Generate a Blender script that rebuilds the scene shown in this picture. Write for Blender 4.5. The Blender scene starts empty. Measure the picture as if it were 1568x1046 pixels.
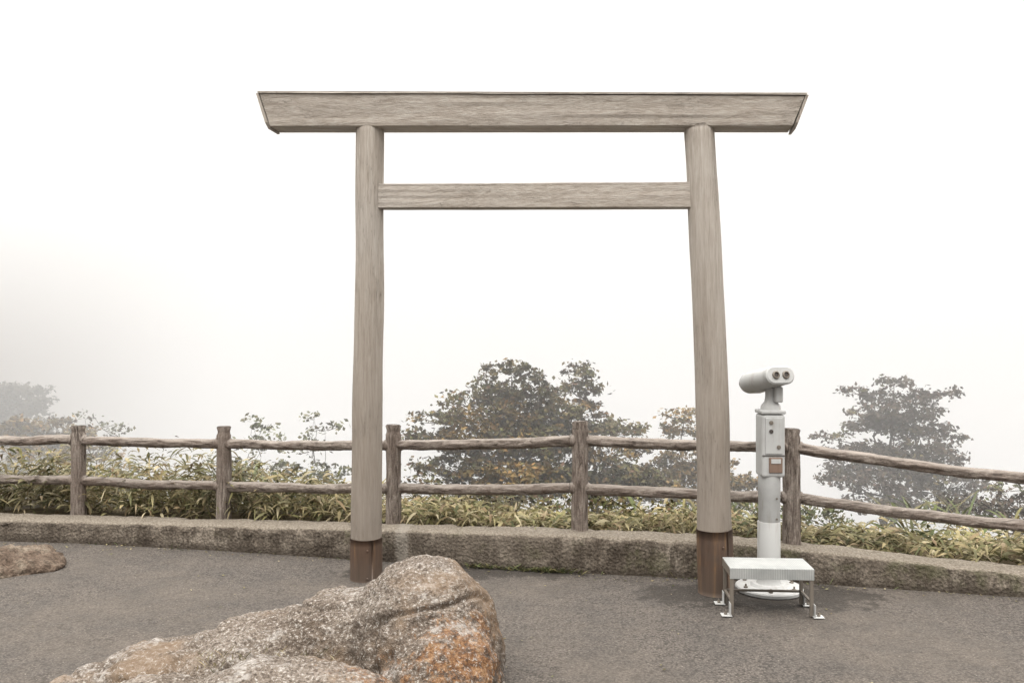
import bpy, bmesh, math, random
from mathutils import Vector, Matrix, noise
random.seed(7)
scene = bpy.context.scene
scene.view_settings.view_transform = 'Standard'
scene.view_settings.look = 'None'
scene.view_settings.exposure = 0

# ------------------------------------------------------------------ helpers
def link(o, parent=None):
    scene.collection.objects.link(o)
    if parent: o.parent = parent
    return o
def empty(name):
    e = bpy.data.objects.new(name, None); e.empty_display_size = .2
    return link(e)
def mesh_obj(name, verts, faces, mats, parent=None, smooth=False, fmat=None):
    me = bpy.data.meshes.new(name)
    me.from_pydata([tuple(v) for v in verts], [], faces)
    if not isinstance(mats, (list, tuple)): mats = [mats]
    for m in mats: me.materials.append(m)
    if fmat: me.polygons.foreach_set('material_index', fmat)
    if smooth: me.polygons.foreach_set('use_smooth', [True]*len(me.polygons))
    me.update()
    return link(bpy.data.objects.new(name, me), parent)

class B:
    def __init__(s): s.v=[]; s.f=[]; s.m=[]
    def add(s, v, f, m=0):
        n=len(s.v); s.v.extend(v); s.f.extend([tuple(i+n for i in q) for q in f]); s.m.extend([m]*len(f))
    def obj(s, name, mats, parent=None, smooth=False):
        return mesh_obj(name, s.v, s.f, mats, parent, smooth, s.m)

def frame(d):
    d=d.normalized(); up=Vector((0,0,1)) if abs(d.z)<.95 else Vector((0,1,0))
    a=d.cross(up).normalized(); b=a.cross(d).normalized()
    return a,b
def tube(b, pts, rad, segs=10, m=0, disp=None, caps=True):
    n=len(pts); V=[]; F=[]
    for i,p in enumerate(pts):
        d=(pts[min(i+1,n-1)]-pts[max(i-1,0)])
        a,c=frame(d)
        for k in range(segs):
            t=2*math.pi*k/segs
            r=rad[i]
            if disp: r*=disp(i,k,p,t)
            V.append(p+a*math.cos(t)*r+c*math.sin(t)*r)
    for i in range(n-1):
        for k in range(segs):
            k2=(k+1)%segs
            F.append((i*segs+k,i*segs+k2,(i+1)*segs+k2,(i+1)*segs+k))
    if caps:
        F.append(tuple(range(segs))); F.append(tuple((n-1)*segs+k for k in reversed(range(segs))))
    b.add(V,F,m)
def lerp_pts(a,b,n): return [a.lerp(b,i/(n-1)) for i in range(n)]
def bevel_box(name, c, s, mat, parent, bev=.004, rot=None, seg=2):
    bm=bmesh.new(); bmesh.ops.create_cube(bm,size=1)
    for v in bm.verts: v.co=Vector((v.co.x*s[0],v.co.y*s[1],v.co.z*s[2]))
    if bev>0: bmesh.ops.bevel(bm,geom=bm.edges[:],offset=bev,segments=seg,affect='EDGES',profile=.5)
    M=Matrix.Translation(Vector(c)) @ (rot.to_4x4() if rot else Matrix.Identity(4))
    bm.transform(M)
    me=bpy.data.meshes.new(name); bm.to_mesh(me); bm.free(); me.materials.append(mat)
    return link(bpy.data.objects.new(name,me),parent)
def lathe(name, c, prof, mat, parent, segs=40, axis=None, smooth=True):
    """prof: list of (r, h) from c along axis"""
    ax=Vector(axis).normalized() if axis else Vector((0,0,1))
    a,b_=frame(ax); V=[];F=[]; c=Vector(c)
    for r,h in prof:
        for k in range(segs):
            t=2*math.pi*k/segs
            V.append(c+ax*h+a*math.cos(t)*r+b_*math.sin(t)*r)
    for i in range(len(prof)-1):
        for k in range(segs):
            k2=(k+1)%segs; F.append((i*segs+k,i*segs+k2,(i+1)*segs+k2,(i+1)*segs+k))
    F.append(tuple(range(segs))); F.append(tuple((len(prof)-1)*segs+k for k in reversed(range(segs))))
    o=mesh_obj(name,V,F,mat,parent,False)
    if smooth:
        bm=bmesh.new(); bm.from_mesh(o.data); bmesh.ops.recalc_face_normals(bm,faces=bm.faces[:])
        for f in bm.faces: f.smooth = len(f.verts)==4
        for e in bm.edges:
            if len(e.link_faces)==2 and e.calc_face_angle(0)>.6: e.smooth=False
        bm.to_mesh(o.data); bm.free()
    return o

# ------------------------------------------------------------------ materials
class N:
    def __init__(s,name,rough=.85,spec=.25,metal=0):
        s.mat=bpy.data.materials.new(name); s.mat.use_nodes=True
        s.t=s.mat.node_tree; s.b=s.t.nodes['Principled BSDF']
        s.b.inputs['Roughness'].default_value=rough
        s.b.inputs['Specular IOR Level'].default_value=spec
        s.b.inputs['Metallic'].default_value=metal
        s.co=s.t.nodes.new('ShaderNodeTexCoord').outputs['Object']
        s.geo=s.t.nodes.new('ShaderNodeNewGeometry')
    def n(s,t): return s.t.nodes.new(t)
    def l(s,a,b): s.t.links.new(a,b)
    def mapp(s,scale,loc=(0,0,0),src=None):
        m=s.n('ShaderNodeMapping'); m.inputs['Scale'].default_value=scale; m.inputs['Location'].default_value=loc
        s.l(src or s.co,m.inputs['Vector']); return m.outputs[0]
    def noise(s,scale,detail=5,rough=.6,vec=None,dist=0):
        x=s.n('ShaderNodeTexNoise'); x.inputs['Scale'].default_value=scale; x.inputs['Detail'].default_value=detail
        x.inputs['Roughness'].default_value=rough; x.inputs['Distortion'].default_value=dist
        s.l(vec or s.co,x.inputs['Vector']); return x.outputs['Fac']
    def voro(s,scale,vec=None,feat='F1'):
        x=s.n('ShaderNodeTexVoronoi'); x.feature=feat; x.inputs['Scale'].default_value=scale
        s.l(vec or s.co,x.inputs['Vector']); return x.outputs['Distance']
    def ramp(s,fac,stops,interp='LINEAR'):
        r=s.n('ShaderNodeValToRGB'); r.color_ramp.interpolation=interp
        e=r.color_ramp.elements
        while len(e)<len(stops): e.new(.5)
        for i,(p,c) in enumerate(stops):
            e[i].position=p; e[i].color=(c[0],c[1],c[2],1) if isinstance(c,(tuple,list)) else (c,c,c,1)
        s.l(fac,r.inputs[0]); return r.outputs[0]
    def mix(s,f,a,b,mode='MIX'):
        m=s.n('ShaderNodeMix'); m.data_type='RGBA'; m.blend_type=mode
        for sock,val in ((m.inputs[0],f),(m.inputs[6],a),(m.inputs[7],b)):
            if hasattr(val,'links'): s.l(val,sock)
            elif isinstance(val,(tuple,list)): sock.default_value=(val[0],val[1],val[2],1)
            else: sock.default_value=val
        return m.outputs[2]
    def math(s,op,a,b=0):
        m=s.n('ShaderNodeMath'); m.operation=op
        for i,val in enumerate((a,b)):
            if hasattr(val,'links'): s.l(val,m.inputs[i])
            else: m.inputs[i].default_value=val
        return m.outputs[0]
    def mr(s,v,a,b,c=0,d=1):
        m=s.n('ShaderNodeMapRange'); m.interpolation_type='SMOOTHSTEP'
        for i,x in enumerate((a,b,c,d)): m.inputs[i+1].default_value=x
        s.l(v,m.inputs[0]); return m.outputs[0]
    def xyz(s,src=None):
        x=s.n('ShaderNodeSeparateXYZ'); s.l(src or s.co,x.inputs[0]); return x.outputs
    def bump(s,h,strength=.5,dist=.01,prev=None):
        b=s.n('ShaderNodeBump'); b.inputs['Strength'].default_value=strength; b.inputs['Distance'].default_value=dist
        s.l(h,b.inputs['Height'])
        if prev: s.l(prev,b.inputs['Normal'])
        return b.outputs[0]
    def out(s,col,nor=None,rough=None):
        if hasattr(col,'links'): s.l(col,s.b.inputs['Base Color'])
        else: s.b.inputs['Base Color'].default_value=(*col,1)
        if nor: s.l(nor,s.b.inputs['Normal'])
        if rough: s.l(rough,s.b.inputs['Roughness'])
        return s.mat

def m_wood(name,axis):
    m=N(name,.8,.2)
    sc={'x':(.5,9,9),'z':(9,9,.5)}[axis]
    v=m.mapp(sc)
    g=m.noise(7,8,.65,v,.6); g2=m.noise(22,5,.7,v); big=m.noise(1.3,3)
    c=m.ramp(g,[(.30,(.25,.217,.184)),(.5,(.355,.32,.28)),(.70,(.43,.40,.36))])
    c=m.mix(.5,c,m.ramp(g2,[(.32,(.58,.54,.50)),(.58,(1,1,1))]),'MULTIPLY')
    c=m.mix(m.mr(big,.45,.7,0,.35),c,(.40,.375,.345))
    # water streaks
    stk=m.noise(2.2,5,.7,m.mapp({'x':(.35,5,5),'z':(5,5,.35)}[axis],(4,2,1)))
    c=m.mix(m.mr(stk,.50,.62,0,.28),c,(.22,.187,.155))
    # drying cracks
    cr=m.noise(11,2,.5,m.mapp(tuple(x*(.5 if x<1 else 1) for x in sc)),.3)
    crk=m.mr(m.math('ABSOLUTE',m.math('SUBTRACT',cr,.5)),0,.016,1,0)
    crk=m.math('MULTIPLY',crk,m.mr(m.noise(2.2,3),.46,.58))
    c=m.mix(m.math('MULTIPLY',crk,.75),c,(.08,.063,.05))
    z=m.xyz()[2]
    c=m.mix(m.mr(z,.2,3.1,.68,0),c,(.145,.118,.094))  # haze painted into the wood colour: paler towards the top, darker below
    return m.out(c,m.bump(m.math('SUBTRACT',m.math('ADD',g,g2),crk),.6,.009))
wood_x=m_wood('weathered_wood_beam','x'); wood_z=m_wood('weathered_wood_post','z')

def m_log(name,axis):
    m=N(name,.85,.25)
    sc={'x':(2.2,16,16),'z':(16,16,2.2)}[axis]
    v=m.mapp(sc); g=m.noise(2.6,7,.65,v,1.2); b=m.noise(3,4); f=m.noise(90,3)
    c=m.ramp(g,[(.34,(.045,.036,.030)),(.46,(.13,.105,.088)),(.64,(.26,.225,.195))])
    c=m.mix(m.mr(b,.4,.7,0,.5),c,(.115,.083,.066))
    c=m.mix(.6,c,m.ramp(f,[(.3,.5),(.7,1.3)]),'MULTIPLY')
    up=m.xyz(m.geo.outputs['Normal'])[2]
    c=m.mix(m.mr(up,.3,1,0,.5),c,(.25,.225,.20))  # bright highlight on upward sides, painted into the log colour
    return m.out(c,m.bump(g,.9,.014))
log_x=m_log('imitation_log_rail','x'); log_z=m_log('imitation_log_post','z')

def m_collar():
    m=N('rusty_brown_metal',.55,.35,.1)
    v=m.mapp((14,14,1.0)); g=m.noise(2,5,.6,v); b=m.noise(5,6,.7)
    c=m.ramp(g,[(.3,(.045,.029,.021)),(.55,(.085,.053,.036)),(.74,(.20,.115,.05))])
    c=m.mix(m.mr(b,.45,.68,0,.6),c,(.066,.050,.041))
    z=m.xyz()[2]; c=m.mix(m.mr(z,.0,.22,.5,0),c,(.085,.067,.054))
    return m.out(c,m.bump(b,.2,.004))
collar_m=m_collar()

def m_asphalt():
    m=N('worn_asphalt',.85,.25)
    f=m.noise(120,4,.75); vv=m.voro(70); big=m.noise(.7,5,.6); mid=m.noise(3.2,7,.7); m2=m.noise(14,5,.7)
    c=m.ramp(vv,[(.0,(.130,.114,.099)),(.45,(.090,.078,.068)),(.8,(.045,.039,.034))])
    c=m.mix(.9,c,m.ramp(f,[(.3,.30),(.5,1),(.68,2.0)]),'MULTIPLY')
    c=m.mix(m.mr(big,.42,.62,0,.45),c,(.110,.093,.077))
    c=m.mix(.7,c,m.ramp(mid,[(.3,.58),(.6,1.12)]),'MULTIPLY')
    c=m.mix(.3,c,m.ramp(m2,[(.35,.6),(.6,1.15)]),'MULTIPLY')
    # damp stains by the feet of the gate and the viewer
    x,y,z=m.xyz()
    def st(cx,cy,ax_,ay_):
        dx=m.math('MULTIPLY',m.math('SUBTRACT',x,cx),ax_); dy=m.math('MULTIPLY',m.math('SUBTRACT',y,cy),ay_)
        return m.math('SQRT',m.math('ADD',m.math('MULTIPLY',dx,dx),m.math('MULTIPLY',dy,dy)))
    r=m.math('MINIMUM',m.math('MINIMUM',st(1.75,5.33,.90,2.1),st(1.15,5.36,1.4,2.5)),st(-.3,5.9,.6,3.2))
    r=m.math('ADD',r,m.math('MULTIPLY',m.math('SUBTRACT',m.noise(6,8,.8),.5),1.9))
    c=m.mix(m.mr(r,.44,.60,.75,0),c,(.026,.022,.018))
    # cracks
    cw=m.noise(1.6,6,.6,None,.6)
    cr=m.mr(m.math('ABSOLUTE',m.math('SUBTRACT',cw,.52)),0,.003,1,0)
    cr=m.math('MULTIPLY',cr,m.mr(m.noise(.9,2),.50,.56))
    c=m.mix(m.math('MULTIPLY',cr,.85),c,(.016,.013,.011))
    # pale grit
    g=m.mr(m.noise(60,2,.5),.68,.74); c=m.mix(m.math('MULTIPLY',g,.65),c,(.29,.265,.235))
    h=m.math('ADD',vv,m.math('MULTIPLY',f,1.2))
    return m.out(c,m.bump(h,.9,.011,m.bump(mid,.5,.04)),m.mr(mid,.35,.6,.65,.95))
asphalt=m_asphalt()

def m_wall():
    m=N('stained_concrete',.9,.2)
    a=m.noise(5,8,.75); f=m.noise(60,5,.7); st=m.noise(3,8,.8,m.mapp((2.4,2.4,.5))); peb=m.voro(45); lo=m.noise(.8,4)
    c=m.ramp(a,[(.36,(.075,.060,.046)),(.5,(.135,.112,.089)),(.63,(.23,.197,.16))])
    c=m.mix(m.mr(st,.46,.58,0,.75),c,(.047,.036,.027))
    c=m.mix(.7,c,m.ramp(f,[(.35,.4),(.52,1),(.68,1.7)]),'MULTIPLY')
    c=m.mix(m.mr(lo,.42,.6,0,.35),c,(.12,.10,.08))
    c=m.mix(m.math('MULTIPLY',m.mr(m.noise(2.2,6,.7,m.mapp((1,1,1),(7,3,1))),.54,.66),.5),c,(.065,.068,.03))
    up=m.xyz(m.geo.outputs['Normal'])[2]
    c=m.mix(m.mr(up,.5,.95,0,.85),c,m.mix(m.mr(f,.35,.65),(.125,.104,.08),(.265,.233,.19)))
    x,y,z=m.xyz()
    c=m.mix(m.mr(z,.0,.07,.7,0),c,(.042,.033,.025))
    p=m.math('SUBTRACT',m.math('ABSOLUTE',m.math('ADD',x,.80)),m.math('MULTIPLY',m.noise(9,5),.12))
    c=m.mix(m.mr(p,-.03,.0,.6,0),c,(.27,.245,.21))
    h=m.math('ADD',f,m.math('ADD',a,m.math('MULTIPLY',peb,.7)))
    return m.out(c,m.bump(h,1.0,.018))
wall_m=m_wall()

def m_soil():
    m=N('leaf_litter_soil',.95,.1); a=m.noise(9,8,.7); f=m.noise(60,4)
    c=m.ramp(a,[(.3,(.04,.031,.021)),(.5,(.08,.062,.037)),(.7,(.135,.11,.065))])
    return m.out(m.mix(.5,c,m.ramp(f,[(.3,.5),(.7,1.4)]),'MULTIPLY'),m.bump(a,.8,.05))
soil=m_soil()

def m_rock():
    m=N('lichen_granite',.9,.2)
    a=m.noise(2.6,8,.65); f=m.noise(70,5,.75); f2=m.noise(28,5,.7); peb=m.voro(120)
    c=m.ramp(a,[(.32,(.095,.072,.054)),(.5,(.155,.126,.101)),(.68,(.23,.198,.168))])
    c=m.mix(m.math('MULTIPLY',m.mr(f,.54,.62),.7),c,(.40,.375,.345))
    c=m.mix(m.math('MULTIPLY',m.mr(f,.48,.41),.85),c,(.045,.034,.027))
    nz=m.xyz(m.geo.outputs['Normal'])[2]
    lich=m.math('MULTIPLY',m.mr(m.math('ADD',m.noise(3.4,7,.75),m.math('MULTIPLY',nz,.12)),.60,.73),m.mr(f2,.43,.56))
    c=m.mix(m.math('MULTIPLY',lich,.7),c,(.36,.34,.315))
    # darker brown on steep faces
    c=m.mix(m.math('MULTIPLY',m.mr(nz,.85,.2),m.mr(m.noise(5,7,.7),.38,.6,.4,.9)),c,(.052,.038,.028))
    # tan band
    c=m.mix(m.math('MULTIPLY',m.mr(m.noise(1.9,6,.6,m.mapp((1,1,1),(3,8,2))),.50,.62),.6),c,(.20,.14,.092))
    # iron oxide bleeding down the right flank and along the seam
    x,y,z=m.xyz()
    def blob(cx,cy,cz,sx,sy,sz):
        t=None
        for s_,c_,w in ((x,cx,sx),(y,cy,sy),(z,cz,sz)):
            d=m.math('DIVIDE',m.math('SUBTRACT',s_,c_),w); d=m.math('MULTIPLY',d,d); t=d if t is None else m.math('ADD',t,d)
        return m.math('SQRT',t)
    r=m.math('MINIMUM',blob(-.16,3.45,.28,.27,.5,.18),blob(-.56,3.25,.26,.20,.3,.10))
    r=m.math('ADD',r,m.math('MULTIPLY',m.math('SUBTRACT',m.noise(13,9,.85),.5),5.6))
    k=m.mr(r,.42,1.0,.78,0)
    rust=m.ramp(m.noise(24,8,.8),[(.40,(.035,.021,.014)),(.49,(.15,.066,.025)),(.57,(.27,.145,.065)),(.66,(.38,.30,.21))])
    c=m.mix(k,c,rust)
    c=m.mix(m.math('MULTIPLY',m.mr(f,.54,.62),m.mr(f2,.43,.58,0,.7)),c,(.42,.395,.36))
    h=m.math('ADD',m.math('MULTIPLY',f,.8),m.math('ADD',m.math('MULTIPLY',f2,1.1),m.math('MULTIPLY',peb,.3)))
    return m.out(c,m.bump(h,.9,.024))
rock_m=m_rock()
def m_rock2():
    m=N('brown_rubble_rock',.95,.15); a=m.noise(6,8,.7); f=m.noise(45,5,.7)
    c=m.ramp(a,[(.3,(.06,.042,.031)),(.5,(.13,.095,.071)),(.7,(.24,.20,.155))])
    return m.out(m.mix(.8,c,m.ramp(f,[(.35,.35),(.6,1.4)]),'MULTIPLY'),m.bump(m.math('ADD',a,f),1,.04))
rock2_m=m_rock2()

def m_paint(name,col,rough=.5):
    m=N(name,rough,.4); a=m.noise(6,6,.7); s_=m.noise(5,5,.6,m.mapp((5,5,.6)))
    c=m.mix(m.mr(a,.45,.7,0,.35),col,tuple(x*.72 for x in col))
    c=m.mix(m.mr(s_,.52,.70,0,.45),c,(col[0]*.6,col[1]*.54,col[2]*.46))
    return m.out(c,m.bump(a,.1,.002))
white=m_paint('chalky_white_paint',(.35,.352,.345),.6); grey=m_paint('light_grey_paint',(.345,.348,.343),.6)
dark=m_paint('dark_rubber',(.045,.038,.034)); coin=m_paint('coin_plate',(.15,.10,.075))
def m_metal():
    m=N('galvanised_plate',.5,.5,.3)
    # raised checker-plate lozenges
    x,y,z=m.xyz()
    u=m.math('SINE',m.math('MULTIPLY',m.math('ADD',x,y),230)); w_=m.math('SINE',m.math('MULTIPLY',m.math('SUBTRACT',x,y),230))
    k=m.math('MULTIPLY',u,w_); a=m.noise(7,5)
    c=m.ramp(a,[(.3,(.26,.27,.265)),(.7,(.36,.365,.355))])
    return m.out(m.mix(.35,c,m.ramp(k,[(.1,.75),(.8,1.25)]),'MULTIPLY'),m.bump(k,.3,.003))
plate_m=m_metal()
leg_m=m_paint('tarnished_steel',(.13,.112,.093),.45)

def m_leaf(name,cols,transl=.0):
    m=N(name,.7,.15)
    r=m.geo.outputs['Random Per Island']
    n=len(cols)
    c=m.ramp(r,[(i/max(n-1,1),cols[i]) for i in range(n)])
    b=m.noise(1.9,3); c=m.mix(.75,c,m.ramp(b,[(.38,.45),(.62,1.45)]),'MULTIPLY')
    mt=m.out(c)
    if transl:
        tr=m.n('ShaderNodeBsdfTranslucent'); m.l(c,tr.inputs['Color'])
        mx=m.n('ShaderNodeMixShader'); mx.inputs[0].default_value=transl
        m.l(m.b.outputs[0],mx.inputs[1]); m.l(tr.outputs[0],mx.inputs[2])
        m.l(mx.outputs[0],m.t.nodes['Material Output'].inputs['Surface'])
    return mt
leaf_mix=m_leaf('autumn_olive_leaves',[(.062,.066,.028),(.092,.09,.036),(.07,.06,.03),(.12,.09,.036),(.098,.092,.036),(.10,.058,.036),(.062,.062,.028)])
leaf_orange=m_leaf('autumn_orange_leaves',[(.095,.082,.032),(.20,.125,.042),(.14,.105,.038),(.21,.12,.042),(.10,.088,.034),(.155,.09,.036)])
leaf_dark=m_leaf('dull_brown_leaves',[(.06,.052,.037),(.085,.062,.046),(.056,.054,.036),(.095,.062,.048),(.072,.063,.041)])
leaf_mist=m_leaf('dark_brown_leaves',[(.03,.024,.016),(.045,.034,.02),(.03,.028,.018)])
leaf_grey=m_leaf('grey_green_leaves',[(.11,.12,.064),(.13,.12,.075),(.095,.108,.057),(.155,.13,.075)])
leaf_green=m_leaf('fresh_green_leaves',[(.08,.10,.042),(.125,.142,.056),(.10,.116,.056),(.20,.163,.078),(.078,.088,.042)],.2)
blade_m=m_leaf('bamboo_grass_blades',[(.07,.078,.038),(.15,.14,.064),(.28,.24,.135),(.095,.098,.046),(.39,.34,.225),(.14,.098,.058),(.195,.18,.08),(.085,.074,.038),(.31,.255,.14),(.065,.070,.035),(.23,.172,.10)],.25)
def m_bark():
    m=N('grey_brown_bark',.95,.1); a=m.noise(30,5)
    return m.out(m.ramp(a,[(.3,(.055,.046,.038)),(.7,(.12,.105,.09))]))
bark=m_bark()

# ------------------------------------------------------------------ ground
WALL=[(-16,8.7,.14),(-8,7.35,.15),(-4.11,6.82,.163),(-3.46,6.75,.167),(-2.195,6.5,.185),(-.86,6.17,.224),(.47,5.88,.248),(1.517,5.70,.241),(2.015,5.62,.208),(3.21,5.32,.139),(5,4.95,.13),(14,3.4,.13)]
def wy(x,k=1):
    for i in range(len(WALL)-1):
        a,b=WALL[i],WALL[i+1]
        if x<=b[0] or i==len(WALL)-2:
            t=(x-a[0])/(b[0]-a[0]); return a[k]+(b[k]-a[k])*t
def gz(x,y):
    xx=max(-16,min(14,x)); t=y-wy(xx)-.15
    if t<0: return -.06
    h=wy(xx,2)-.06
    z=h
    if t>.5: z-= .16*(min(t,3)-.5)
    if t>3: z-= .75*(t-3)
    z+=.06*noise.noise(Vector((x*.9,y*.9,0)))*min(1,t*2)
    return z
xs=[-90,-70,-50,-35,-25]+[-18+.3*i for i in range(121)]+[25,35,50,70,90]
ys=[-90,-60,-30,-10,0,2.5]+[3+.12*i for i in range(70)]+[11.6+.6*i for i in range(12)]+[20,24,30,40,60,90,140]
V=[(x,y,gz(x,y)) for y in ys for x in xs]; nx=len(xs)
F=[(j*nx+i,j*nx+i+1,(j+1)*nx+i+1,(j+1)*nx+i) for j in range(len(ys)-1) for i in range(nx-1)]
mesh_obj('ground',V,F,soil,None,True)
# asphalt forecourt: sheet running under the foot of the wall
V=[];F=[]
cols=[-90,-40]+[w[0] for w in WALL]+[40,90]
def wyc(x): return wy(max(-16,min(14,x)))
rows=[-90,-30,-8,0,1,2,3,4]
for x in cols:
    top=wyc(x)+.1
    for r in rows: V.append((x,min(r,top-.3),0.0))
    V.append((x,top,0.0))
R=len(rows)+1
for i in range(len(cols)-1):
    for j in range(R-1): F.append((i*R+j,(i+1)*R+j,(i+1)*R+j+1,i*R+j+1))
mesh_obj('asphalt_pavement',V,F,asphalt)

# ------------------------------------------------------------------ low concrete wall
b=B(); xsw=[-16+.04*i for i in range(751)]
prof=[(0,0),(0.0,.2),(0.0,.4),(.002,.6),(.004,.8),(.008,.93),(.03,1.0),(.10,1.0),(.18,1.0),(.26,1.0),(.30,.95),(.31,.5),(.31,-.3)]
V=[]
for x in xsw:
    y0=wy(x); h=wy(x,2)
    for (dy,dz) in prof:
        nn=noise.fractal(Vector((x*6,dy*9,dz*3)),1,2,4)*.010
        nn-=.012*max(0,noise.noise(Vector((x*9,dy*20,dz*7)))-.35)*4*(dz>.55)
        zz=h*dz+(nn if dz>.5 else 0)-(.03 if dz==0 else 0)
        V.append((x,y0+dy+nn-(.012*(1-dz) if dy<.01 else 0),zz))
n=len(prof)
F=[(i*n+j,(i+1)*n+j,(i+1)*n+j+1,i*n+j+1) for i in range(len(xsw)-1) for j in range(n-1)]
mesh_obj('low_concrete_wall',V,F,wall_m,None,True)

# ------------------------------------------------------------------ fence
# x, y, z base, z top, z upper rail, z lower rail
POST=[(-6.55,7.75,.15,.86,.72,.39),(-5.12,7.42,.16,.88,.745,.42),(-3.61,7.07,.165,.90,.781,.447),(-2.33,6.86,.175,.915,.777,.434),(-.905,6.48,.215,.965,.81,.48),(.49,6.12,.24,1.026,.889,.545),(1.923,5.84,.2,1.002,.873,.529),(3.42,5.5,.1,.86,.70,.392),(4.9,5.25,.08,.8,.64,.33)]
fence=empty('log_rail_fence')
for i,(x,y,zb,zt,zu,zl) in enumerate(POST):
    b=B(); npt=44; r0=.057
    pts=[];rad=[]
    for k in range(npt):
        t=k/(npt-1); z=zb-.05+(zt-zb+.05)*t
        pts.append(Vector((x+.006*noise.noise(Vector((i,z*4,0))),y,z))); rad.append(r0*(1.05-.05*t))
    rad[-1]*=.86
    pts[-2].z=pts[-1].z-.008
    def dd(i_,k_,p,t):
        g=noise.fractal(Vector((math.cos(t)*3+x*7,math.sin(t)*3,p.z*3)),1,2,4)*.16
        s=-.14 if zt-.056<p.z<zt-.030 else 0
        return 1+g+s
    tube(b,pts,rad,32,0,dd)
    for kk in range(2):
        zz=(zu,zl)[kk]
        kn=[Vector((x-.074,y-.004,zz)),Vector((x-.06,y-.004,zz)),Vector((x+.06,y-.004,zz)),Vector((x+.074,y-.004,zz))]
        tube(b,kn,[.036,.044,.044,.036],16,0,None)
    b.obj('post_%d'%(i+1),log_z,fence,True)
for i in range(len(POST)-1):
    A,C=POST[i],POST[i+1]
    for kk in (4,5):
        p0=Vector((A[0],A[1],A[kk])); p1=Vector((C[0],C[1],C[kk])); b=B()
        pts=lerp_pts(p0,p1,90); s=random.uniform(0,50)
        for p in pts:
            u=(p-p0).length/(p1-p0).length
            p.z+=-.010*math.sin(math.pi*u)+.008*noise.noise(Vector((s,u*5,0)))
        def dd(i_,k_,p,t):
            return 1+noise.fractal(Vector((p.x*5,math.cos(t)*2.4+s,math.sin(t)*2.4)),1,2,4)*.22
        tube(b,pts,[.037]*90,26,0,dd)
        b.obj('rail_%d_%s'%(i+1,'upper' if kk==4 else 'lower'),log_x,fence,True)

# ------------------------------------------------------------------ torii gate
torii=empty('torii_gate')
def pillar(name,base,top,r0,r1,bend,split,seed):
    n_=110; segs=80
    pts=[];rad=[]
    for k in range(n_):
        t=k/(n_-1); p=base.lerp(top,t)
        p.x+=bend*math.sin(math.pi*t)+.010*noise.noise(Vector((seed,t*3.5,0)))
        pts.append(p); r=r0+(r1-r0)*t+.006*noise.noise(Vector((seed+9,t*6,0)))
        rad.append(r)
    rad[-1]*=.9
    def dd(i_,k_,p,t):
        g=noise.noise(Vector((math.cos(t)*5+seed,math.sin(t)*5,p.z*.7)))*.022
        g+=noise.noise(Vector((math.cos(t)*14+seed,math.sin(t)*14,p.z*1.0)))*.018
        rg=1-abs(noise.noise(Vector((math.cos(t)*4+seed*2,math.sin(t)*4,p.z*.55))))
        g-=.06*max(0,rg-.94)/.06*max(0,noise.noise(Vector((seed,p.z*1.3,t*.5)))+.15)*2
        g+=.022*math.cos(4*t+.6)      # adzed, slightly squared section
        return 1+g
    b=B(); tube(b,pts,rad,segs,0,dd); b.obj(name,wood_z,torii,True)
    # metal sleeve at the foot
    sp=[p.copy() for p in pts if p.z<=split]; d=(pts[2]-pts[0]).normalized()
    bb=pts[0]-d*.03; q0=bb; q1=sp[-1]
    b=B(); tube(b,lerp_pts(q0,q1,8),[r0*1.05]*8,48,0,None); o=b.obj(name.replace('pillar','metal_sleeve'),collar_m,torii,True)
    a=Vector((q0.x+r0*.55,q0.y-r0*.90,q0.z+.02)); c=Vector((q1.x+r0*.55,q1.y-r0*.90,q1.z))
    b=B(); tube(b,[a,c],[.006,.006],8); b.obj(name.replace('pillar','sleeve_seam'),collar_m,torii,True)
    for zz in (.18,.78):
        p=q0.lerp(q1,zz)
        lathe(name.replace('pillar','sleeve_bolt_%d'%(zz*100)),(p.x+r0*.25,p.y-r0*1.02,p.z),[(.007,-.004),(.007,.006),(.004,.009)],collar_m,torii,10,(0,-1,0))
pillar('pillar_1',Vector((-.982,5.74,0)),Vector((-.951,5.70,3.045)),.103,.091,.0,.305,1.3)
pillar('pillar_2',Vector((1.303,5.42,0)),Vector((1.190,5.40,2.968)),.108,.095,.018,.41,4.1)

def beam(name,pl,pr,hw_top,hw_bot,zl0,zl1,zr0,zr1,slant,mat,n_=80,edge=.006,seed=0):
    """pl,pr centre-line xy; zX0 bottom, zX1 top; slant = extra half length at top"""
    d=Vector((pr[0]-pl[0],pr[1]-pl[1],0)); L=d.length; u=d/L; w=Vector((-u.y,u.x,0))  # w points away from camera
    prof=[]
    def add(a,h): prof.append((a,h))
    e=edge
    add(-hw_bot+e,0);add(-hw_bot,.03)
    for k in range(1,8): add(-(hw_bot+(hw_top-hw_bot)*k/8),k/8)
    add(-hw_top,.975);add(-hw_top+e,1)
    add(hw_top-e,1);add(hw_top,.975);add(hw_bot,.03);add(hw_bot-e,0)
    V=[];F=[];m_=len(prof)
    for i in range(n_):
        t=i/(n_-1)
        for a,h in prof:
            s=-slant*h+t*(L+2*slant*h)
            tt=s/L
            z0=zl0+(zr0-zl0)*tt; z1=zl1+(zr1-zl1)*tt
            nn=.0035*noise.fractal(Vector((s*.8+seed,a*20,h*6)),1,2,4)
            P=Vector((pl[0],pl[1],0))+u*s+w*(a+nn); P.z=z0+(z1-z0)*h+nn
            V.append(P)
    for i in range(n_-1):
        for j in range(m_):
            j2=(j+1)%m_; F.append((i*m_+j,(i+1)*m_+j,(i+1)*m_+j2,i*m_+j2))
    F.append(tuple(reversed(range(m_))));F.append(tuple((n_-1)*m_+j for j in range(m_)))
    o=mesh_obj(name,V,F,mat,torii)
    return o
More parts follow.
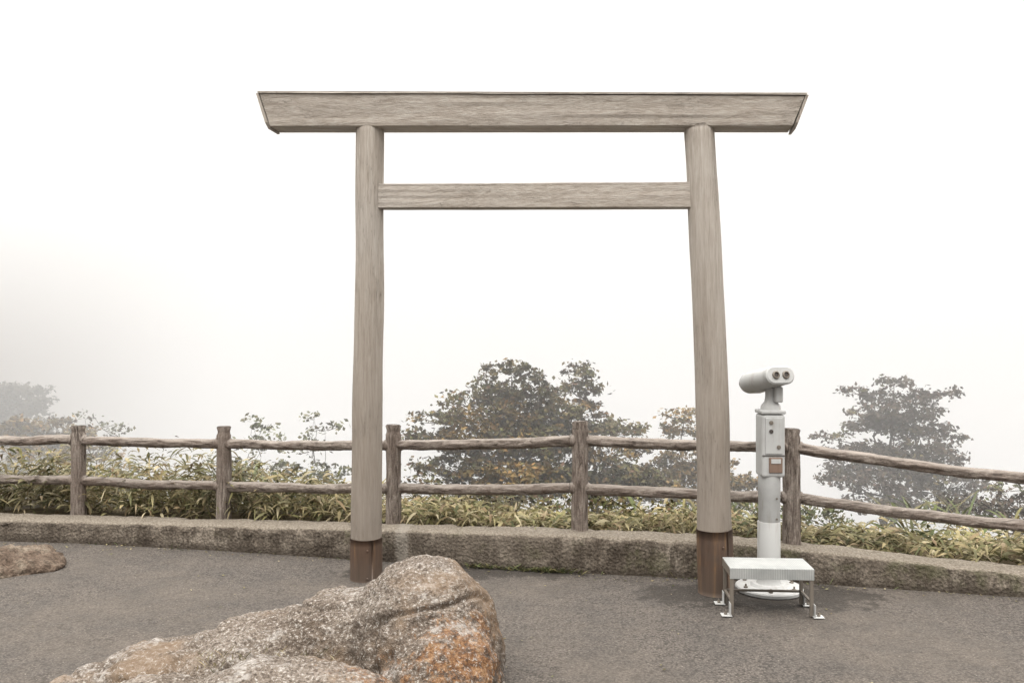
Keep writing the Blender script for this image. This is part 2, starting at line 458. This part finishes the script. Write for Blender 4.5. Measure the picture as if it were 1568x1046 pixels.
beam('kasagi_top_beam',(-1.612,5.793),(1.745,5.330),.105,.088,3.043,3.262,2.930,3.112,.07,wood_x,120,.006,2)
# thin weather board along the top, and end boards
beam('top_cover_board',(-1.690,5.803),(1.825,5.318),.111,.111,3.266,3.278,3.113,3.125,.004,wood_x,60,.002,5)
for nm,xx,yy,sgn,z0,z1 in (('end_board_1',-1.612,5.793,-1,3.030,3.264),('end_board_2',1.745,5.330,1,2.914,3.111)):
    u=Vector((3.357,-.463,0)).normalized(); w=Vector((-u.y,u.x,0)); V=[]
    for th in (.003,.020):
        for (a,h) in ((-.104,.16),(-.112,1.0),(.112,1.0),(.104,.16),(.075,0.0),(-.075,0.0)):
            P=Vector((xx,yy,0))+u*sgn*(th+.072*h)+w*a; P.z=z0+(z1-z0)*h; V.append(P)
    F=[tuple(range(6)),tuple(6+k for k in reversed(range(6)))]+[(k,k+6,(k+1)%6+6,(k+1)%6) for k in range(6)]
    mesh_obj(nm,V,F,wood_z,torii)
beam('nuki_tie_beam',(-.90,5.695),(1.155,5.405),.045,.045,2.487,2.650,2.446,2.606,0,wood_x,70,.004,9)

# ------------------------------------------------------------------ coin-operated binoculars
tv=empty('coin_operated_binoculars')
cx,cy=1.655,5.47
lathe('base_flange',(cx,cy,0),[(.205,.0),(.212,.006),(.212,.022),(.205,.03),(.12,.034),(.105,.05)],white,tv,56)
for k in range(6):
    t=k*math.pi/3+.3
    lathe('anchor_bolt_%d'%k,(cx+.17*math.cos(t),cy+.17*math.sin(t),.028),[(.014,0),(.014,.012),(.006,.013),(.006,.028)],leg_m,tv,6,None,False)
lathe('lower_tube',(cx,cy,.04),[(.088,0),(.074,.02),(.072,.04),(.072,.40),(.070,.405)],white,tv,40)
lathe('middle_tube',(cx+.002,cy,.445),[(.066,0),(.068,.004),(.068,.17),(.070,.175),(.070,.30)],grey,tv,40)
for k,zz in enumerate((.47,.60)):
    lathe('ring_screw_%d'%k,(cx+.03,cy-.064,zz),[(.006,-.002),(.006,.006)],leg_m,tv,8,(.4,-1,0))
bevel_box('coin_box',(cx+.008,cy,.935),(.150,.15,.40),grey,tv,.018,None,4)
bevel_box('coin_box_cap',(cx+.008,cy,1.150),(.158,.158,.024),grey,tv,.008,None,3)
bevel_box('front_panel',(cx+.008,cy-.0765,1.0),(.108,.010,.23),grey,tv,.004)
bevel_box('coin_slot_plate',(cx+.020,cy-.078,.815),(.085,.012,.098),coin,tv,.004)
bevel_box('coin_label',(cx+.020,cy-.0855,.84),(.062,.004,.028),grey,tv,.001)
bevel_box('panel_seam',(cx+.008,cy-.0765,.875),(.146,.006,.006),dark,tv,.001)
for k,(dx,zz) in enumerate(((-.018,1.085),(-.018,1.03),(.03,.93))):
    lathe('lock_%d'%k,(cx+.008+dx,cy-.080,zz),[(.013,0),(.013,.006),(.007,.007)],leg_m if k!=1 else dark,tv,16,(0,-1,0))
levels=[(1.160,.066,.060),(1.185,.062,.055),(1.215,.040,.040),(1.25,.035,.035),(1.30,.035,.035)]
lathe('neck',(cx+.012,cy,0),[(l[1],l[0]) for l in levels],grey,tv,32)
bevel_box('yoke_clamp',(cx+.045,cy-.045,1.262),(.050,.06,.10),grey,tv,.010,None,3)
# head: stadium-section body
f0=Vector((1.680,5.33,1.388)); f1=Vector((1.585,5.64,1.318)); ax=(f1-f0).normalized()
a_=ax.cross(Vector((0,0,1))).normalized(); c_=a_.cross(ax).normalized()
def stadium(w,h,k=40):
    r=h/2; out=[]
    for i in range(k):
        t=2*math.pi*i/k; x=math.cos(t)*r; z=math.sin(t)*r
        x+= (w/2-r) if math.cos(t)>=0 else -(w/2-r); out.append((x,z))
    return out
def stad_prism(name,secs,mat):
    V=[];F=[];k=40
    for (dist,w,h) in secs:
        for x,z in stadium(w,h,k): V.append(f0+ax*dist+a_*x+c_*z)
    for i in range(len(secs)-1):
        for j in range(k): F.append((i*k+j,i*k+(j+1)%k,(i+1)*k+(j+1)%k,(i+1)*k+j))
    F.append(tuple(range(k)));F.append(tuple((len(secs)-1)*k+j for j in reversed(range(k))))
    o=mesh_obj(name,V,F,mat,tv)
    bm=bmesh.new();bm.from_mesh(o.data);bmesh.ops.recalc_face_normals(bm,faces=bm.faces[:])
    for f in bm.faces: f.smooth=len(f.verts)==4
    for e in bm.edges:
        if len(e.link_faces)==2 and e.calc_face_angle(0)>.6: e.smooth=False
    bm.to_mesh(o.data);bm.free()
stad_prism('head_body',[(.012,.178,.094),(.03,.200,.114),(.20,.205,.134),(.30,.200,.138),(.318,.190,.122)],grey)
stad_prism('eyepiece_face',[(-.012,.186,.098),(-.004,.206,.116),(.024,.206,.116),(.030,.19,.10)],grey)
for k,s_ in enumerate((-1,1)):
    p=f0+a_*s_*.036-ax*.010
    lathe('eyepiece_%d'%k,p,[(.025,0),(.025,.010),(.021,.014),(.017,.014),(.015,.004)],leg_m,tv,24,tuple(-ax))
    lathe('eyepiece_glass_%d'%k,p,[(.016,.003),(.015,.006)],dark,tv,20,tuple(-ax))
    p=f0+a_*s_*.05+ax*.316
    lathe('objective_%d'%k,p,[(.042,0),(.042,.01),(.036,.012)],dark,tv,24,tuple(ax))

# ------------------------------------------------------------------ step stool
st=empty('metal_step_stool')
ang=math.radians(-4); Rz=Matrix.Rotation(ang,3,'Z'); sc=Vector((1.520,5.06,0))
def sp(x,y,z): 
    v=Rz@Vector((x,y,0)); return (sc.x+v.x,sc.y+v.y,z)
bevel_box('tread_plate',sp(0,0,.279),(.482,.245,.006),plate_m,st,.002,Rz)
bevel_box('tread_front_lip',sp(0,-.1235,.248),(.482,.004,.062),plate_m,st,.001,Rz)
bevel_box('tread_back_lip',sp(0,.1235,.255),(.482,.004,.045),leg_m,st,.001,Rz)
for s_ in (-1,1):
    bevel_box('side_lip_%d'%s_,sp(s_*.240,0,.254),(.004,.240,.046),leg_m,st,.001,Rz)
    for y_ in (-.112,.112):
        bevel_box('leg_%d_%d'%(s_,y_*10),sp(s_*.228,y_,.122),(.020,.020,.236),leg_m,st,.003,Rz)
        bevel_box('foot_plate_%d_%d'%(s_,y_*10),sp(s_*.262,y_-.012,.0075),(.060,.060,.005),white,st,.001,Rz)
        bevel_box('foot_bracket_%d_%d'%(s_,y_*10),sp(s_*.2405,y_-.012,.042),(.004,.055,.074),white,st,.001,Rz)
        lathe('foot_bolt_%d_%d'%(s_,y_*10),sp(s_*.266,y_-.012,.010),[(.010,0),(.010,.010),(.005,.011),(.005,.022)],leg_m,st,8)
    bevel_box('side_rail_%d'%s_,sp(s_*.228,0,.085),(.014,.205,.014),leg_m,st,.002,Rz)
bevel_box('cross_brace',sp(0,.112,.085),(.436,.014,.014),leg_m,st,.002,Rz)

# ------------------------------------------------------------------ rocks
def rock(name,ells,mat,vox,amp,seed,sub=0,flat=0):
    bm=bmesh.new()
    for (c,r,rz) in ells:
        M=Matrix.Translation(Vector(c))@Matrix.Rotation(rz,4,'Z')@Matrix.Diagonal(Vector((*r,1)))
        bmesh.ops.create_icosphere(bm,subdivisions=5,radius=1,matrix=M)
    me=bpy.data.meshes.new(name); bm.to_mesh(me); bm.free()
    o=link(bpy.data.objects.new(name,me))
    md=o.modifiers.new('r','REMESH'); md.mode='VOXEL'; md.voxel_size=vox
    ms=o.modifiers.new('s','SMOOTH'); ms.factor=.5; ms.iterations=24
    dg=bpy.context.evaluated_depsgraph_get(); m2=bpy.data.meshes.new_from_object(o.evaluated_get(dg))
    o.modifiers.clear(); o.data=m2; m2.name=name
    nor=[v.normal.copy() for v in m2.vertices]
    for v,nn in zip(m2.vertices,nor):
        p=v.co
        d=noise.fractal(p*1.6+Vector((seed,0,0)),1,2,3)*amp*.6
        d+=noise.fractal(p*7+Vector((0,seed,0)),.9,2,4)*amp*.30
        d+=noise.fractal(p*26+Vector((0,seed,0)),.8,2,3)*amp*.16
        rg=1-abs(noise.noise(Vector((p.x*1.5+seed,p.y*1.5,p.z*3.4))))
        d-=max(0,rg-.93)*amp*7.5
        v.co=p+nn*d
    m2.materials.clear(); m2.materials.append(mat)
    m2.polygons.foreach_set('use_smooth',[True]*len(m2.polygons)); m2.update()
    return o
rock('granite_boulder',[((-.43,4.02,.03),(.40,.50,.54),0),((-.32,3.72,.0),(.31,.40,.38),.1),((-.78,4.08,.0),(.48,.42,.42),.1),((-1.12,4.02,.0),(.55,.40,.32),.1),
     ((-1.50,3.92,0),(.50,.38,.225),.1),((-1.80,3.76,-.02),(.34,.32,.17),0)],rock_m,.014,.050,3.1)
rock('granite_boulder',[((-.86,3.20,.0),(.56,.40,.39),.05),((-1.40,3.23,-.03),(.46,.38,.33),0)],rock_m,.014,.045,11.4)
rock('flat_rubble_rock',[((-3.75,5.95,.0),(.62,.34,.14),.25),((-4.3,5.9,.0),(.6,.35,.19),0),((-3.9,5.72,0),(.4,.25,.07),0)],rock2_m,.02,.10,5)

# ------------------------------------------------------------------ foliage
def leaf(b,p,size,up=.6,asp=.5,m=0):
    n_=Vector((random.gauss(0,1),random.gauss(0,1),random.gauss(0,1)+up*2)).normalized()
    a=n_.orthogonal().normalized(); a=Matrix.Rotation(random.uniform(0,6.28),3,n_)@a; c=n_.cross(a)
    s=size*random.uniform(.6,1.35)
    b.add([p-a*s*.5,p-a*s*.05+c*s*asp*.5,p+a*s*.5,p-a*s*.05-c*s*asp*.5],[(0,1,2,3)],m)
def twigpath(a,c,n_=5,wob=.05):
    return [a.lerp(c,i/(n_-1))+Vector((random.gauss(0,wob),random.gauss(0,wob),random.gauss(0,wob)))*(0 if i in(0,n_-1) else 1)*(c-a).length for i in range(n_)]
def tree(name,base,pads,leafmats,lsize=.05,dens=1.0,tr=.035,lpc=26,ry=.6,clump=.07,nstem=2,vs=.36):
    """pads: x,y,z,rx,rz,(mat)"""
    b=B(); base=Vector(base); nm=len(leafmats)
    ordered=sorted(pads,key=lambda q:-q[2])
    stems=[]
    for s_ in range(nstem):
        # every stem ends inside one of the upper leaf tiers
        q=ordered[min(s_*2,len(ordered)-1)]
        top=Vector((q[0],q[1],q[2]-(q[4]*.3 if s_==0 else q[4])))
        bs=base+Vector((random.uniform(-.12,.12)*(s_>0),random.uniform(-.1,.1)*(s_>0),0))
        path=twigpath(bs,top,8,.022); stems.append(path)
        tube(b,path,[tr*(1-.88*i/7) for i in range(8)],6)
    for pad in pads:
        x,y,z,rx,rz=pad[:5]; c=Vector((x,y,z)); mi=1+(pad[5] if len(pad)>5 else 0)
        path=random.choice(stems)
        cand=[q for q in path if q.z<z-.08] or [path[0]]
        o=cand[-1]; cc=c-Vector((0,0,rz*.5))
        br=twigpath(o,cc,5,.05); tube(b,br,[tr*.45,tr*.38,tr*.3,tr*.2,tr*.1],5)
        ncl=max(4,int(dens*rx*rz*620*(.8+ry*.3)))
        for k in range(ncl):
            th=random.uniform(0,6.283); rr=random.random()**.5
            q=c+Vector((math.cos(th)*rr*rx,math.sin(th)*rr*max(.2,rx*ry),0))
            hgt=math.sqrt(max(0,1-rr*rr))
            q.z+=random.uniform(-.65,1.0)*rz*(.35+.7*hgt)+.12*rz*rr
            if random.random()<.4:
                tube(b,twigpath(cc.lerp(q,.15),q,4,.06),[.005,.004,.003,.002],3,0,None,False)
            cs=clump*random.uniform(.4,1.35); mm=mi
            if nm>1 and random.random()<.22: mm=1+random.randrange(nm)
            for _ in range(int(lpc*random.uniform(.5,1.3))):
                l=q+Vector((random.gauss(0,cs*.70),random.gauss(0,cs*.66),random.gauss(0,cs*vs)))
                leaf(b,l,lsize,.7,.6,mm)
    return b.obj(name,[bark]+leafmats)
tree('autumn_maple_tree',(.02,9.1,-.5),[(.0,9,1.28,.27,.10),(-.22,9,1.13,.2,.09),(.2,9.1,1.19,.17,.08),(-.48,9,.97,.27,.09),(.16,9,1.01,.38,.14),(-.1,9.1,.98,.28,.12),
  (-.74,8.9,.78,.32,.09),(-.15,9,.80,.5,.17,1),(.42,9,.80,.3,.14),(-.86,8.9,.60,.26,.08),(-.3,8.8,.55,.5,.17,1),(.3,8.9,.52,.5,.18),(0,9.2,.65,.65,.18),
  (-.62,8.7,.28,.38,.12),(.05,8.6,.22,.55,.17,1),(.5,8.8,.20,.35,.15),(-.2,8.5,-.02,.6,.14),(0,9.2,.35,.8,.18),(0,9.2,.05,.8,.18)],[leaf_mix,leaf_orange],.054,1.3,.028)
tree('autumn_maple_tree',(.9,9.4,-.55),[(.72,9.3,1.26,.17,.10),(.82,9.3,1.06,.25,.09),(.62,9.3,1.10,.13,.06),(.71,9.3,.82,.34,.14,1),(1.04,9.2,.62,.36,.09),(.9,9.1,.40,.5,.16,1),(1.38,9.2,.44,.2,.06),
  (.83,8.9,.08,.45,.17),(1.4,9,.02,.4,.13,1),(1.2,8.8,.18,.35,.13),(.8,9.5,.6,.4,.14),(1.1,9.4,.05,.6,.18)],[leaf_mix,leaf_orange],.054,1.3,.025)
tree('autumn_orange_shrub',(1.95,9.5,-.6),[(1.93,9.5,.75,.27,.08),(1.87,9.5,.59,.26,.10),(2.04,9.4,.28,.42,.13),(2.5,9.4,.05,.38,.10),(1.68,9.4,.14,.34,.14),(2.26,9.1,-.12,.55,.12,1),(2.1,9.6,.0,.6,.16),(1.5,9.3,-.1,.4,.14)],[leaf_orange,leaf_mix],.054,1.25,.022)
tree('spreading_brown_tree',(4.5,10.1,-.75),[(4.50,10,1.10,.24,.07),(4.12,10,.99,.30,.05),(4.97,10,.99,.30,.05),(4.6,10,.88,.45,.11),(4.3,10,.76,.34,.10),(4.3,10,.6,.36,.12),(4.8,10,.52,.38,.13),(4.55,10.1,.62,.4,.13),(4.75,10,.72,.3,.10),
  (5.12,10,.47,.24,.05),(3.76,10,.48,.22,.05),(3.97,9.9,.34,.34,.08),(4.62,9.9,.28,.6,.17),(4.28,9.8,-.02,.6,.17),(5.0,9.8,-.05,.5,.16),(3.68,9.7,-.0,.24,.08),(4.5,9.5,-.25,.8,.12),(4.6,10.2,.1,.8,.2)],[leaf_dark,leaf_mix],.054,1.3,.035,26,.6,.07,4)
tree('misty_hillside_tree',(-8.3,14,-1.3),[(-8.28,14,.77,.5,.12),(-7.93,14,.76,.28,.06),(-7.8,14,.60,.24,.06),(-8.2,14,.42,.5,.2),(-8.7,14,.6,.5,.25),(-8.3,14,.1,.7,.2)],[leaf_mist],.075,1.4,.05,28,.6,.09)
tree('autumn_orange_shrub',(-6.1,11,-.5),[(-6.1,11,.52,.4,.10),(-5.7,11,.40,.35,.09),(-6.5,11,.42,.4,.12),(-6.1,10.8,.25,.7,.14),(-5.6,10.8,.15,.7,.14)],[leaf_orange,leaf_dark],.06,1.1,.02)
tree('sparse_twiggy_shrub',(-4.85,10,-.4),[(-5.03,10,.72,.13,.07),(-4.85,10,.62,.22,.07),(-4.62,10,.53,.16,.06),(-4.9,10,.40,.35,.1)],[leaf_grey,leaf_dark],.045,.7,.012,14,.5,.07,3)
tree('sparse_twiggy_shrub',(-2.6,8.9,-.3),[(-2.75,9,.74,.14,.05),(-2.58,9,.68,.14,.06),(-2.66,9,.50,.3,.12),(-2.5,8.8,.25,.4,.14),(-2.9,8.9,.25,.3,.12)],[leaf_grey,leaf_green],.052,.8,.010,15,.5,.07,3)
tree('sparse_twiggy_shrub',(-2.0,8.8,-.3),[(-2.1,9,.80,.07,.06),(-1.98,9,.68,.18,.06),(-2.1,8.9,.50,.2,.12),(-1.95,8.8,.22,.35,.14)],[leaf_grey,leaf_green],.052,.8,.010,15,.5,.07,3)
tree('low_dark_shrub',(4.7,8.6,-.35),[(4.95,8.5,.12,.28,.06),(4.6,8.5,-.05,.45,.10),(5.2,8.4,-.05,.4,.14),(5.0,8.2,-.2,.6,.12)],[leaf_dark,leaf_green],.05,1.0,.012)
tree('low_green_shrub',(2.9,7.9,-.15),[(2.45,8.1,.0,.4,.09),(3.0,8.0,-.1,.4,.10),(1.7,7.7,.05,.4,.10),(2.1,7.8,-.02,.5,.12)],[leaf_green,leaf_mix],.045,.7,.010)
tree('low_green_shrub',(.2,7.6,-.05),[(-.3,7.8,.10,.5,.09),(.5,7.7,.12,.5,.10),(1.1,7.6,.1,.4,.10),(-.7,7.8,.12,.3,.1),(-.75,8,.28,.2,.08)],[leaf_mix,leaf_green],.045,.7,.010)

# bamboo grass (sasa): arching lance-shaped blades on short canes
def blade(b,p,dirh,L,w,lift,droop):
    side=Vector((-dirh.y,dirh.x,0)); P=[]; n_=5; ws=[.25,.9,1.0,.62,.02]
    tw=random.uniform(-.7,.7)
    for i in range(n_):
        t=i/(n_-1); q=p+dirh*L*t*math.cos(lift*.6)+Vector((0,0,L*(math.sin(lift)*t-droop*t*t)))
        sv=(side*math.cos(tw)+Vector((0,0,1))*math.sin(tw))*w*ws[i]*.5
        P+= [q+sv,q-sv]
    b.add(P,[(2*i,2*i+1,2*i+3,2*i+2) for i in range(n_-1)])
b=B()
def grass_h(x):
    pts=[(-9,.60),(-5,.60),(-3.2,.56),(-2,.46),(-1,.25),(0,.16),(1.2,.14),(2,.14),(3,.17),(4,.20),(8,.3)]
    for i in range(len(pts)-1):
        if x<=pts[i+1][0]:
            t=(x-pts[i][0])/(pts[i+1][0]-pts[i][0]); return pts[i][1]+(pts[i+1][1]-pts[i][1])*t
    return .3
for k in range(9600):
    x=random.uniform(-7.5,5.4) if k%4 else random.uniform(-6.5,-1.4)
    t=random.random()**1.3*1.9
    if noise.noise(Vector((x*1.3,t*2,4)))<-.40: continue
    patch=.75+.5*noise.noise(Vector((x*1.1,t,9)))
    y=wy(x)+.34+t; z=gz(x,y); H=grass_h(x)*random.uniform(.3,1.15)*(1-.12*t)*patch*1.2
    top=Vector((x+random.gauss(0,.04),y+random.gauss(0,.04),z+H))
    nb=random.choice((2,3,4))
    for j in range(nb):
        a=random.uniform(0,6.283); d=Vector((math.cos(a),math.sin(a),0))
        p=Vector((x,y,z)).lerp(top,random.uniform(.12,1)**.8)
        blade(b,p,d,random.uniform(.06,.16),random.uniform(.011,.030),random.uniform(-.2,1.1),random.uniform(.3,.9))
b.obj('bamboo_grass',[blade_m])
# a few tall green weeds / reeds
b=B()
for (cx_,cy_,n_,L) in ((-3.55,8,26,.3),(-2.9,7.9,40,.34),(-2.2,7.9,34,.32),(-2.6,7.7,30,.3),(4.0,8.2,26,.42),(4.2,8.0,20,.4),(5.1,7.8,36,.3),(-1.3,7.2,16,.2),(.85,6.6,14,.2),(3.9,6.6,30,.22),(3.0,6.3,30,.14)):
    for k in range(n_):
        a=random.uniform(0,6.283); d=Vector((math.cos(a),math.sin(a),0)); x=cx_+random.gauss(0,.14); y=cy_+random.gauss(0,.1)
        blade(b,Vector((x,y,gz(x,y)+random.uniform(.05,.25))),d,L*random.uniform(.6,1.2),random.uniform(.012,.035),random.uniform(.7,1.35),random.uniform(.2,.6))
b.obj('reed_clump',[leaf_green])
# weeds in the joint at the foot of the wall
b=B()
for k in range(420):
    x=random.choice((random.gauss(.12,.22),random.gauss(.25,.1),random.uniform(-3.8,2.5) if k%3==0 else random.gauss(-.2,.2)))
    y=wy(x)-.02-abs(random.gauss(0,.015))
    h=random.uniform(.02,.08)
    a=random.uniform(0,6.28)
    blade(b,Vector((x,y,0)),Vector((math.cos(a),math.sin(a)*.5-.3,0)),h,random.uniform(.006,.014),random.uniform(.6,1.4),.3)
b.obj('weed_tufts',[leaf_green])
# dry grass between the boulders
b=B()
for k in range(160):
    x=random.uniform(-1.35,-.75); 
    blade(b,Vector((x,3.62+random.gauss(0,.03),.20+random.uniform(0,.06))),Vector((random.uniform(-1,1),-.3,0)).normalized(),random.uniform(.03,.07),.004,1.2,.2)
b.obj('dry_grass_tuft',[blade_m])
# fallen leaves and grit on the tarmac
b=B()
for k in range(520):
    x=random.uniform(-4.5,4); 
    y=wy(x)-.02-abs(random.gauss(0,.10)) if k%3 else random.uniform(3.2,6)
    if y>wy(x)-.02: continue
    leaf(b,Vector((x,y,.008)),random.uniform(.008,.024),3,.6)
b.obj('fallen_leaves',[blade_m])

# ------------------------------------------------------------------ mist
def fog(name,lo,hi,dens):
    c=[(x,y,z) for z in (lo[2],hi[2]) for y in (lo[1],hi[1]) for x in (lo[0],hi[0])]
    F=[(0,2,3,1),(4,5,7,6),(0,1,5,4),(2,6,7,3),(0,4,6,2),(1,3,7,5)]
    mt=bpy.data.materials.new(name); mt.use_nodes=True; t=mt.node_tree
    t.nodes.remove(t.nodes['Principled BSDF']); v=t.nodes.new('ShaderNodeVolumeScatter')
    v.inputs['Color'].default_value=(1,.99,.97,1); v.inputs['Density'].default_value=dens; v.inputs['Anisotropy'].default_value=0
    t.links.new(v.outputs[0],t.nodes['Material Output'].inputs['Volume'])
    mesh_obj(name,c,F,mt)
fog('mist',(-30,7.5,-6),(30,15,6),.092)

# ------------------------------------------------------------------ world & sun
w=bpy.data.worlds.new('World'); scene.world=w; w.use_nodes=True; t=w.node_tree
nt=t.nodes; bg=nt['Background']
def nn(x): return nt.new(x)
def mth(op,a,b=0):
    m=nn('ShaderNodeMath'); m.operation=op
    for i,v in enumerate((a,b)):
        if hasattr(v,'links'): t.links.new(v,m.inputs[i])
        else: m.inputs[i].default_value=v
    return m.outputs[0]
def mrr(v,a,b_,c,d):
    m=nn('ShaderNodeMapRange'); m.interpolation_type='SMOOTHSTEP'
    for i,x in enumerate((a,b_,c,d)): m.inputs[i+1].default_value=x
    t.links.new(v,m.inputs[0]); return m.outputs[0]
tc=nn('ShaderNodeTexCoord'); sx=nn('ShaderNodeSeparateXYZ'); t.links.new(tc.outputs['Generated'],sx.inputs[0])
el=math.radians(50); rot=math.radians(200)
sky=nn('ShaderNodeTexSky'); sky.sky_type='NISHITA'; sky.sun_disc=False; sky.sun_elevation=el; sky.sun_rotation=rot
hs=nn('ShaderNodeHueSaturation'); hs.inputs['Saturation'].default_value=.1; hs.inputs['Value'].default_value=.01
t.links.new(sky.outputs[0],hs.inputs['Color'])
zen=mrr(sx.outputs[2],.33,.90,0,1)
cr=nn('ShaderNodeMix'); cr.data_type='RGBA'; t.links.new(zen,cr.inputs[0])
cr.inputs[6].default_value=(.955,.93,.895,1); cr.inputs[7].default_value=(6.5,6.3,6.05,1)
hill=mth('MULTIPLY',mrr(sx.outputs[0],-.28,-.62,0,1),mrr(sx.outputs[2],.20,-.06,0,1))
cr2=nn('ShaderNodeMix'); cr2.data_type='RGBA'; t.links.new(hill,cr2.inputs[0]); t.links.new(cr.outputs[2],cr2.inputs[6]); cr2.inputs[7].default_value=(.20,.17,.14,1)
ad=nn('ShaderNodeMix'); ad.data_type='RGBA'; ad.blend_type='ADD'; ad.inputs[0].default_value=1
t.links.new(cr2.outputs[2],ad.inputs[6]); t.links.new(hs.outputs[0],ad.inputs[7])
t.links.new(ad.outputs[2],bg.inputs['Color']); bg.inputs['Strength'].default_value=1.0

sun=bpy.data.lights.new('sun','SUN'); sun.energy=.8; sun.angle=math.radians(25); sun.color=(1,.95,.88)
so=link(bpy.data.objects.new('sun',sun)); 
d=Vector((-math.sin(math.radians(20))*math.cos(el)*1,-math.cos(math.radians(20))*math.cos(el),math.sin(el)))
so.rotation_euler=d.to_track_quat('Z','Y').to_euler()

cam=bpy.data.cameras.new('camera'); cam.lens=29.85; cam.sensor_width=36; cam.clip_end=500; cam.clip_start=.05
co=link(bpy.data.objects.new('camera',cam)); co.location=(0,0,1.6); co.rotation_euler=(math.radians(90),0,0)
scene.camera=co
